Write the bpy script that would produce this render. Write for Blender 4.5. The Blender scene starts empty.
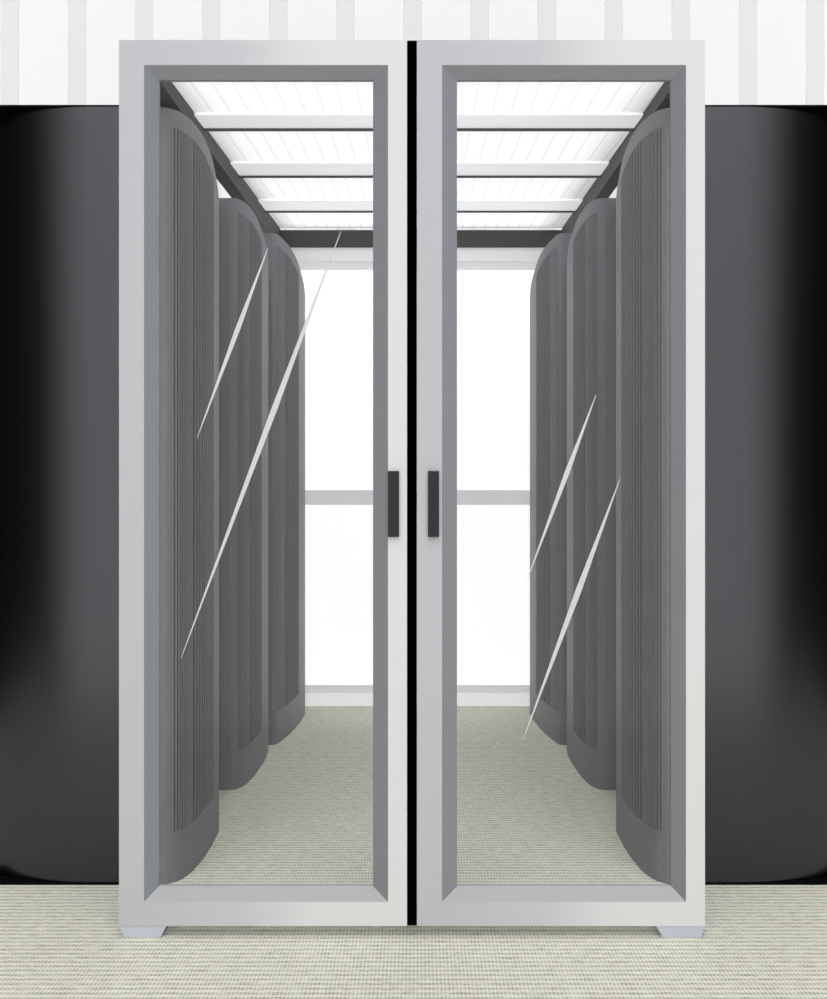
import bpy, bmesh, math
from mathutils import Vector
S=bpy.context.scene
S.view_settings.view_transform='Standard'
S.view_settings.look='None'
H=1.088; F=1000.0; VX=417.5; VY=494.0
def PX(px,Y): return (px-VX)*Y/F
def PZ(py,Y): return H+(VY-py)*Y/F
def lin(c):
    c=c/255.0
    return c/12.92 if c<=0.04045 else ((c+0.055)/1.055)**2.4
def col(r,g,b): return (lin(r),lin(g),lin(b),1)

# ---------- materials ----------
def mat(name,rgb,rough=0.6,metal=0.0,spec=0.2,var=0.03,emit=0.0,scale=8):
    m=bpy.data.materials.new(name); m.use_nodes=True
    nt=m.node_tree; b=nt.nodes['Principled BSDF']
    n=nt.nodes.new('ShaderNodeTexNoise'); n.inputs['Scale'].default_value=scale
    tc=nt.nodes.new('ShaderNodeTexCoord'); nt.links.new(tc.outputs['Object'],n.inputs['Vector'])
    r=nt.nodes.new('ShaderNodeValToRGB')
    c=col(*rgb)
    r.color_ramp.elements[0].color=tuple(x*(1-var) for x in c[:3])+(1,)
    r.color_ramp.elements[1].color=tuple(min(1,x*(1+var)) for x in c[:3])+(1,)
    nt.links.new(n.outputs['Fac'],r.inputs['Fac']); nt.links.new(r.outputs['Color'],b.inputs['Base Color'])
    b.inputs['Roughness'].default_value=rough; b.inputs['Metallic'].default_value=metal
    b.inputs['Specular IOR Level'].default_value=spec
    if emit>0:
        b.inputs['Emission Color'].default_value=c; b.inputs['Emission Strength'].default_value=emit
    return m
M={}
M['body']=mat('cabinet_grey_paint',(136,137,141),0.5)
M['side']=mat('cabinet_frame_paint',(140,141,145),0.5)
M['grille']=mat('cabinet_grille',(102,103,106),0.6)
M['rib']=mat('cabinet_grille_rib',(140,141,144),0.5)
M['black']=mat('black_satin_metal',(75,75,78),0.25,metal=1.0,var=0.02)
M['blackp']=mat('black_paint',(8,8,8),0.8,spec=0.05)
M['rail']=mat('canopy_dark_rail',(74,72,69),0.6)
M['bar']=mat('canopy_bar',(90,88,87),0.6)
M['wall']=mat('wall_white_paint',(254,254,254),0.8,var=0.002)
M['rib_w']=mat('wall_rib_paint',(240,240,241),0.8,var=0.002)
M['handle']=mat('handle_black',(44,44,48),0.4)
M['seal']=mat('door_seal_rubber',(2,2,2),0.9,spec=0.0)
M['foot']=mat('foot_silver',(200,205,217),0.4)
M['bevL']=mat('frame_bevel_shade_a',(148,151,157),0.5)  # one grey per bevel side: shading put into the colour
M['bevR']=mat('frame_bevel_shade_b',(140,141,146),0.5)
M['bevT']=mat('frame_bevel_shade_c',(146,148,152),0.5)
M['bevB']=mat('frame_bevel_shade_d',(182,183,186),0.5)
M['frosted']=mat('frosted_panel_glow',(253,253,253),0.6,var=0.002,emit=0.65)  # emission added so the panel looks brightly lit
M['endglow']=mat('end_frame_pale_glow',(242,243,244),0.5,emit=0.2)  # slight glow stands in for light on the header
M['sill']=mat('end_sill_glow',(244,245,246),0.5,emit=0.38)  # emission lifts the sill brightness; it is no lamp
M['endgrey']=mat('end_frame_grey_glow',(218,218,220),0.5,emit=0.4)  # emission added to brighten the grey end bars
M['plate']=mat('canopy_plate_glow',(238,239,241),0.5,emit=0.55)  # plates given a glow to look lit, not lamps
M['glint']=mat('painted_glint',(220,221,223),0.5,emit=0.0)  # reflection glints on the glass, made as pale slivers

def panelmat():
    m=bpy.data.materials.new('canopy_translucent_panel'); m.use_nodes=True
    nt=m.node_tree; nt.nodes.clear()
    o=nt.nodes.new('ShaderNodeOutputMaterial'); d=nt.nodes.new('ShaderNodeBsdfDiffuse'); t=nt.nodes.new('ShaderNodeBsdfTranslucent')
    mx=nt.nodes.new('ShaderNodeMixShader'); mx.inputs[0].default_value=0.5
    tc=nt.nodes.new('ShaderNodeTexCoord'); w=nt.nodes.new('ShaderNodeTexWave'); w.wave_type='BANDS'; w.bands_direction='X'
    w.inputs['Scale'].default_value=5.5; w.inputs['Distortion'].default_value=0
    r=nt.nodes.new('ShaderNodeValToRGB'); r.color_ramp.elements[0].color=col(214,214,217); r.color_ramp.elements[1].color=col(230,230,232)
    r.color_ramp.elements[0].position=0.0; r.color_ramp.elements[1].position=0.09
    nt.links.new(tc.outputs['Object'],w.inputs['Vector']); nt.links.new(w.outputs['Fac'],r.inputs['Fac'])
    nt.links.new(r.outputs['Color'],d.inputs['Color']); nt.links.new(r.outputs['Color'],t.inputs['Color'])
    nt.links.new(d.outputs[0],mx.inputs[1]); nt.links.new(t.outputs[0],mx.inputs[2]); nt.links.new(mx.outputs[0],o.inputs[0])
    return m
M['panel']=panelmat()

def glassmat():
    m=bpy.data.materials.new('door_glass'); m.use_nodes=True
    nt=m.node_tree; nt.nodes.clear()
    o=nt.nodes.new('ShaderNodeOutputMaterial'); a=nt.nodes.new('ShaderNodeBsdfTransparent'); g=nt.nodes.new('ShaderNodeBsdfGlossy')
    g.inputs['Roughness'].default_value=0.02
    mx=nt.nodes.new('ShaderNodeMixShader'); mx.inputs[0].default_value=0.008
    nt.links.new(a.outputs[0],mx.inputs[1]); nt.links.new(g.outputs[0],mx.inputs[2]); nt.links.new(mx.outputs[0],o.inputs[0])
    return m
M['glass']=glassmat()

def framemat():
    m=bpy.data.materials.new('silver_painted_sheen'); m.use_nodes=True
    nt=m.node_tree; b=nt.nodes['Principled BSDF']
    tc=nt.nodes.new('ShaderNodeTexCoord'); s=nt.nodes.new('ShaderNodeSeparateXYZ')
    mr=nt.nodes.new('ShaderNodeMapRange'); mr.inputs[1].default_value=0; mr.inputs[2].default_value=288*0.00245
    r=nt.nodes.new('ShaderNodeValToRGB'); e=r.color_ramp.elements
    e[0].position=0.1; e[0].color=col(198,199,203); e[1].position=0.9; e[1].color=col(228,230,230)  # sheen painted as a dark-to-light ramp across each frame
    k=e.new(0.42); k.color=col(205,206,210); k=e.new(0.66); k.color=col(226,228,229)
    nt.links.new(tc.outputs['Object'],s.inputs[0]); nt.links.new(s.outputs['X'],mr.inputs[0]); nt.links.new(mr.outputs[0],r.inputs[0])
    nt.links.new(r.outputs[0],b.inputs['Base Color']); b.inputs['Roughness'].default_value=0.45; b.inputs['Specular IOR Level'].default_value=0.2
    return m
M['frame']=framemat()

def carpet():
    m=bpy.data.materials.new('woven_carpet'); m.use_nodes=True
    nt=m.node_tree; b=nt.nodes['Principled BSDF']; b.inputs['Roughness'].default_value=0.95; b.inputs['Specular IOR Level'].default_value=0.05
    tc=nt.nodes.new('ShaderNodeTexCoord')
    def wave(d,sc,dist):
        w=nt.nodes.new('ShaderNodeTexWave'); w.bands_direction=d; w.inputs['Scale'].default_value=sc
        w.inputs['Distortion'].default_value=dist; w.inputs['Detail'].default_value=3; w.inputs['Detail Scale'].default_value=6
        nt.links.new(tc.outputs['Object'],w.inputs['Vector']); return w
    wy=wave('Y',15,2.0); wx=wave('X',36,2.0)
    mp=nt.nodes.new('ShaderNodeMapping'); mp.inputs['Scale'].default_value=(25,160,1); nt.links.new(tc.outputs['Object'],mp.inputs[0])
    n=nt.nodes.new('ShaderNodeTexNoise'); n.inputs['Scale'].default_value=1.0; n.inputs['Detail'].default_value=4; nt.links.new(mp.outputs[0],n.inputs['Vector'])
    def mth(op,a,b2):
        q=nt.nodes.new('ShaderNodeMath'); q.operation=op
        for i,v in enumerate((a,b2)):
            if isinstance(v,(int,float)): q.inputs[i].default_value=v
            else: nt.links.new(v,q.inputs[i])
        return q.outputs[0]
    v=mth('ADD',mth('MULTIPLY',wy.outputs['Fac'],0.32),mth('MULTIPLY',wx.outputs['Fac'],0.2))
    v=mth('ADD',v,mth('MULTIPLY',n.outputs['Fac'],0.65))
    r=nt.nodes.new('ShaderNodeValToRGB'); e=r.color_ramp.elements
    e[0].position=0.3; e[0].color=col(170,169,154); e[1].position=0.88; e[1].color=col(250,250,236)
    k=e.new(0.52); k.color=col(222,221,206)
    nt.links.new(v,r.inputs[0]); nt.links.new(r.outputs[0],b.inputs['Base Color'])
    bp=nt.nodes.new('ShaderNodeBump'); bp.inputs['Strength'].default_value=0.15; bp.inputs['Distance'].default_value=0.003
    nt.links.new(v,bp.inputs['Height']); nt.links.new(bp.outputs[0],b.inputs['Normal'])
    return m
M['carpet']=carpet()

# ---------- helpers ----------
def empty(name,loc=(0,0,0)):
    e=bpy.data.objects.new(name,None); S.collection.objects.link(e); e.location=loc; return e
def addmesh(name,verts,faces,mats,parent=None,fm=None,smooth=False,loc=(0,0,0)):
    me=bpy.data.meshes.new(name)
    me.from_pydata([tuple(Vector(v)-Vector(loc)) for v in verts],[],faces)
    for m in mats: me.materials.append(m)
    if fm:
        for p,i in zip(me.polygons,fm): p.material_index=i
    bm=bmesh.new(); bm.from_mesh(me); bmesh.ops.recalc_face_normals(bm,faces=bm.faces)
    bm.to_mesh(me); bm.free()
    if smooth:
        for p in me.polygons: p.use_smooth=True
    o=bpy.data.objects.new(name,me); S.collection.objects.link(o)
    if parent: o.parent=parent; o.location=Vector(loc)-parent.location
    else: o.location=loc
    return o
BF=[(0,1,2,3),(7,6,5,4),(0,4,5,1),(1,5,6,2),(2,6,7,3),(3,7,4,0)]
def boxv(x0,x1,y0,y1,z0,z1):
    return [(x0,y0,z0),(x1,y0,z0),(x1,y0,z1),(x0,y0,z1),(x0,y1,z0),(x1,y1,z0),(x1,y1,z1),(x0,y1,z1)]
def box(name,x0,x1,y0,y1,z0,z1,m,parent=None,bev=0):
    o=addmesh(name,boxv(x0,x1,y0,y1,z0,z1),BF,[m],parent)
    if bev:
        b=o.modifiers.new('bevel','BEVEL'); b.width=bev; b.segments=3
    return o
def catmull(P,n=6):
    out=[]
    for i in range(len(P)-1):
        p0=P[max(i-1,0)];p1=P[i];p2=P[i+1];p3=P[min(i+2,len(P)-1)]
        for k in range(n):
            t=k/n
            out.append(tuple(0.5*((2*b)+(-a+c)*t+(2*a-5*b+4*c-d)*t*t+(-a+3*b-3*c+d)*t**3) for a,b,c,d in zip(p0,p1,p2,p3)))
    out.append(tuple(P[-1])); return out

# ---------- room ----------
addmesh('floor',boxv(-3.4,3.4,0.3,6.5,-0.05,0),BF,[M['carpet']])
WY=6.5
per=67.1*WY/F; r0=PX(403.5,WY)
W=4.0
k=int((-W-r0)/per)
prof=[(-W,WY,0)]
while r0+k*per<W-.2:
    a=r0+k*per; b=a+0.117
    if a>-W+.01:
        prof+= [(a-0.002,WY,1),(a+0.002,WY-0.004,1),(b-0.002,WY-0.004,1),(b+0.002,WY,0)]
    k+=1
prof.append((W,WY,0))
V=[];Fc=[];FM=[]
for (xx,yy,_) in prof: V+= [(xx,yy,0),(xx,yy,4.8)]
for i in range(len(prof)-1):
    Fc.append((2*i,2*i+2,2*i+3,2*i+1)); FM.append(prof[i][2])
n=len(V); V+= [(-W,WY+0.1,0),(-W,WY+0.1,4.8),(W,WY+0.1,0),(W,WY+0.1,4.8)]
Fc.append((n,n+1,n+3,n+2)); FM.append(0)
addmesh('wall_back',V,Fc,[M['wall'],M['rib_w']],fm=FM)

# ---------- server cabinets ----------
plans={
1:([(2.783,.717,2.165),(2.788,.700,2.165),(2.80,.685,2.165),(2.819,.669,2.165),(2.87,.652,2.163),(2.948,.642,2.160),(3.02,.638,2.15),(3.1,.637,2.13),(3.17,.639,2.095),(3.238,.643,2.04),(3.35,.670,1.99),(3.5,.703,1.98),(3.665,.728,1.98)],.731),
2:([(3.676,.689,2.176),(3.69,.666,2.178),(3.739,.645,2.178),(3.82,.633,2.174),(3.928,.6265,2.164),(4.09,.6237,2.127),(4.18,.628,2.10),(4.25,.635,2.07),(4.325,.665,2.05)],1.15),
3:([(4.335,.631,2.22),(4.36,.610,2.22),(4.459,.591,2.215),(4.56,.576,2.205),(4.69,.565,2.185),(4.857,.556,2.127),(4.94,.557,2.09),(4.99,.5614,2.046),(5.11,.59,2.0)],1.15)}
def cabinet(kind,s):
    P,back=plans[kind]
    e=empty('server_cabinet',(s*0.75,P[0][0],0))
    C=catmull(P,6); n=len(C)
    L=[0]
    for i in range(1,n): L.append(L[-1]+math.hypot(C[i][0]-C[i-1][0],C[i][1]-C[i-1][1]))
    V=[];Fc=[];FM=[]
    g0=0.034; g1=L[-1]*(0.40 if kind==1 else 0.5)
    zb=0.142
    for i,(Y,X,Z) in enumerate(C):
        zt=Z-0.05
        V+= [(s*X,Y,0),(s*X,Y,zb),(s*X,Y,zt),(s*X,Y,Z),(s*back,Y,Z),(s*back,Y,0)]
    for i in range(n-1):
        a=6*i;b=6*(i+1)
        for j in range(5):
            Fc.append((a+j,b+j,b+j+1,a+j+1))
            FM.append(1 if (j==1 and g0<=L[i]<=g1) else 0)
    for i in (0,n-1):
        a=6*i; Fc.append((a,a+1,a+2,a+3,a+4,a+5)); FM.append(2)
    addmesh('cabinet_shell',V,Fc,[M['body'],M['grille'],M['side']],e,fm=FM)
    V=[];Fc=[]
    l=g0
    while l<g1:
        def at(q):
            for i in range(1,n):
                if L[i]>=q:
                    t=(q-L[i-1])/(L[i]-L[i-1]); return [C[i-1][k]*(1-t)+C[i][k]*t for k in range(3)]
            return list(C[-1])
        p=at(l);q=at(l+0.004)
        dy=q[0]-p[0];dx=q[1]-p[1];d=math.hypot(dx,dy) or 1
        ny,nx=dx/d*0.003,-dy/d*0.003
        b=len(V)
        for (Y,X,Z) in (p,q):
            V+= [(s*X,Y,zb),(s*(X+nx),Y+ny,zb+.002),(s*(X+nx),Y+ny,Z-.054),(s*X,Y,Z-.05)]
        Fc+=[(b+0,b+4,b+5,b+1),(b+1,b+5,b+6,b+2),(b+2,b+6,b+7,b+3),(b+0,b+1,b+2,b+3),(b+4,b+5,b+6,b+7)]
        l+=0.010+ (0.016 if l>0.12 else 0.0)
    addmesh('grille_ribs',V,Fc,[M['rib']],e)
    return e
for k in (1,2,3):
    for s in (-1,1): cabinet(k,s)

# ---------- black end cabinets ----------
def endcab(s):
    e=empty('black_end_cabinet',(s*0.98,3.2,0))
    x0=.905; aw=.34; dp=.12
    prof=[(x0,2.783)]
    for i in range(1,41):
        t=i/40*math.pi/2
        prof.append((x0+aw*math.sin(t),2.783+dp*(1-math.cos(t))))
    z0,z1=0.008,2.166
    n=len(prof)
    V=[(s*x,y,z0) for x,y in prof]+[(s*x,y,z1) for x,y in prof]
    Fc=[(i,i+1,n+i+1,n+i) for i in range(n-1)]
    addmesh('curved_corner',V,Fc,[M['black']],e,smooth=True)
    flat=[(x0,2.783),(.734,2.783),(.734,3.66),(x0+aw,3.66),(x0+aw,2.783+dp)]
    m=len(flat)
    V=[(s*x,y,z0) for x,y in flat]+[(s*x,y,z1) for x,y in flat]
    Fc=[(i,i+1,m+i+1,m+i) for i in range(m-1)]
    addmesh('cabinet_body',V,Fc,[M['black']],e)
    xa,xb=sorted((s*.734,s*1.26))
    box('plinth',xa,xb,2.783,3.66,0,0.008,M['blackp'],e)
    box('top_cap',xa,xb,2.783,3.66,2.166,2.171,M['blackp'],e)
for s in (-1,1): endcab(s)

# ---------- aisle canopy ----------
can=empty('aisle_canopy',(0,3.8,2.3))
def zc(Y): return H+0.8684+0.0937*Y
def xr(Y,s):
    t=(Y-2.6)/2.53
    return (-.680-.025*t) if s<0 else (.681+.06*t)
Yf,Yb=2.6,5.13
def slab(name,Y0,Y1,zlo,zhi,m,xin=0.0):
    a0,a1=xr(Y0,-1)+xin,xr(Y0,1)-xin; b0,b1=xr(Y1,-1)+xin,xr(Y1,1)-xin
    V=[(a0,Y0,zc(Y0)+zlo),(a1,Y0,zc(Y0)+zlo),(a1,Y0,zc(Y0)+zhi),(a0,Y0,zc(Y0)+zhi),(b0,Y1,zc(Y1)+zlo),(b1,Y1,zc(Y1)+zlo),(b1,Y1,zc(Y1)+zhi),(b0,Y1,zc(Y1)+zhi)]
    return addmesh(name,V,BF,[m],can)
V=[(xr(Yf,-1),Yf,zc(Yf)+.014),(xr(Yf,1),Yf,zc(Yf)+.014),(xr(Yb,1),Yb,zc(Yb)+.014),(xr(Yb,-1),Yb,zc(Yb)+.014)]
addmesh('roof_panel',V,[(0,1,2,3)],[M['panel']],can)
for i,(p0,p1) in enumerate([(377,364),(329,317),(292,282)]):
    y0=.8684/(p0/1000-.0937); y1=.8684/(p1/1000-.0937)
    slab('cross_plate_%d'%i,y0,y1,0.006,0.010,M['plate'])
    slab('cross_bar_%d'%i,y1,y1+0.010,-0.002,0.010,M['bar'])
for s in (-1,1):
    a,b=xr(Yf,s),xr(Yb,s); w=0.05*s
    V=[]
    for (X,Y,dz) in ((a,Yf,.026),(b,Yb,.085)):
        V+= [(X,Y,zc(Y)-dz),(X+w,Y,zc(Y)-dz),(X+w,Y,zc(Y)+.02),(X,Y,zc(Y)+.02)]
    addmesh('side_rail',V,BF,[M['rail']],can)
box('end_beam',-.80,.80,5.10,5.16,PZ(247,5.1),PZ(230,5.1),M['rail'],can)

# ---------- far end door of aisle ----------
d3=empty('door_3',(0,5.15,0))
Yd=5.132
def eb(name,py0,py1,m,dy=0.0,x0=-.78,x1=.78):
    return box(name,x0,x1,Yd+dy,Yd+0.05,PZ(py1,Yd),PZ(py0,Yd),m,d3)
eb('header',247.5,262,M['endglow'],-0.02)
eb('header_shadow_strip',262,270,M['endgrey'],-0.005)  # grey strip painting the shadow under the header
eb('upper_panel',270,490,M['frosted'],0.01)
eb('mid_rail',490,505,M['endgrey'],0.0)
eb('lower_panel',505,685,M['frosted'],0.01)
eb('kick_rail',685,693,M['endgrey'],0.0)
box('sill',-.78,.78,Yd,Yd+0.05,0,PZ(693,Yd),M['sill'],d3)

# ---------- glass doors ----------
YD=2.45
def door(name,px0,glints,hpx,seal):
    X0=PX(px0,YD)
    e=empty(name,(X0,YD,0))
    def ring(l,r,t,b,Y):
        return [(PX(px0+l,Y),Y,PZ(b,Y)),(PX(px0+r,Y),Y,PZ(b,Y)),(PX(px0+r,Y),Y,PZ(t,Y)),(PX(px0+l,Y),Y,PZ(t,Y))]
    o=ring(0,288,40,926,YD); i1=ring(25,269,65,902,YD); i2=ring(40,254,80,886,YD+0.022)
    ob=[(x,YD+0.05,z) for x,_,z in o]; i3=[(x,YD+0.034,z) for x,_,z in i2]
    V=o+i1+i2+i3+ob
    Fc=[];FM=[]
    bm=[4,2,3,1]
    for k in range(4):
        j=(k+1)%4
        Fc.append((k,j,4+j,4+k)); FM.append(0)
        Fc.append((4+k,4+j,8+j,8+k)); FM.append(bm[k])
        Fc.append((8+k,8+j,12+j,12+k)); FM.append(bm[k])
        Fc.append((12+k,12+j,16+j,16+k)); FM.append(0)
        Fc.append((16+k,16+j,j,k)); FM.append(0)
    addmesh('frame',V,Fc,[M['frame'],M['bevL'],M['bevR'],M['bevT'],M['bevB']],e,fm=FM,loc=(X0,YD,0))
    g=i2; gy=YD+0.029
    box('glass_pane',g[0][0]-.003,g[1][0]+.003,gy,gy+0.004,g[0][2]-.003,g[2][2]+.003,M['glass'],e)
    ys=gy-0.0015
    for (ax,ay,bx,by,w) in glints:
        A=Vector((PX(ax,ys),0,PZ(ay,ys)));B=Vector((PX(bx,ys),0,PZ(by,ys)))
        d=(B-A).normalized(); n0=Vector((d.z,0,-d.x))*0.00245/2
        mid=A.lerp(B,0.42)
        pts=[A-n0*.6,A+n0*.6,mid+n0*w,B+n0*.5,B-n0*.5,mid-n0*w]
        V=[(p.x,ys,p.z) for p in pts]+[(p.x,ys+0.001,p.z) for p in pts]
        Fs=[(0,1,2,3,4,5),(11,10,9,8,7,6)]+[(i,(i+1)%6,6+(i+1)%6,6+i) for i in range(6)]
        addmesh('glint_streak',V,Fs,[M['glint']],e)
    yh=YD-0.012
    box('handle',PX(hpx,yh),PX(hpx+11,yh),yh,YD,PZ(537,yh),PZ(471,yh),M['handle'],e,bev=0.001)
    if seal: fx=[119,166,160,124]
    else: fx=[656,705,701,663]
    z1=PZ(926,YD)
    V=[]
    for Y in (YD+0.002,YD+0.06):
        V+= [(PX(fx[3],YD),Y,0),(PX(fx[2],YD),Y,0),(PX(fx[1],YD),Y,z1),(PX(fx[0],YD),Y,z1)]
    addmesh('foot',V,BF,[M['foot']],e)
    if seal: box('centre_seal',PX(407,YD)+.0002,PX(417,YD)-.0002,YD+0.003,YD+0.045,z1,PZ(40,YD),M['seal'],e)
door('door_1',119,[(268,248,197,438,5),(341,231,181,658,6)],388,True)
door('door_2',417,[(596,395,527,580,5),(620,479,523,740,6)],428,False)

# ---------- light ----------
w=bpy.data.worlds.new('World'); S.world=w; w.use_nodes=True
nt=w.node_tree; bg=nt.nodes['Background']; bg.inputs['Color'].default_value=(1,0.995,1,1)
tc=nt.nodes.new('ShaderNodeTexCoord'); sp=nt.nodes.new('ShaderNodeSeparateXYZ'); ab=nt.nodes.new('ShaderNodeMath'); ab.operation='ABSOLUTE'
mr=nt.nodes.new('ShaderNodeMapRange'); mr.interpolation_type='SMOOTHSTEP'
mr.inputs[1].default_value=0.34; mr.inputs[2].default_value=0.62; mr.inputs[3].default_value=1.5; mr.inputs[4].default_value=0.03
nt.links.new(tc.outputs['Generated'],sp.inputs[0]); nt.links.new(sp.outputs['X'],ab.inputs[0]); nt.links.new(ab.outputs[0],mr.inputs[0])
nt.links.new(mr.outputs[0],bg.inputs['Strength'])
sd=bpy.data.lights.new('sun','SUN'); sd.energy=0.6; sd.angle=math.radians(60)
so=bpy.data.objects.new('sun',sd); S.collection.objects.link(so); so.rotation_euler=(math.radians(40),0,0)
# added fill light, unseen above the translucent canopy, to brighten the aisle
ld=bpy.data.lights.new('canopy_fill_light','AREA'); ld.shape='RECTANGLE'; ld.size=1.3; ld.size_y=2.4; ld.energy=13
lo=bpy.data.objects.new('canopy_fill_light',ld); S.collection.objects.link(lo)
lo.location=(0,3.88,zc(3.88)+0.06); lo.rotation_euler=(math.atan(0.0937),0,0)

cd=bpy.data.cameras.new('camera'); co=bpy.data.objects.new('camera',cd); S.collection.objects.link(co)
co.location=(0,0,H); co.rotation_euler=(math.radians(90),0,0)
cd.sensor_fit='AUTO'; cd.sensor_width=36; cd.lens=36*F/999
cd.shift_x=-(VX-413.5)/999; cd.shift_y=(VY-499.5)/999
cd.clip_start=0.05
S.camera=co
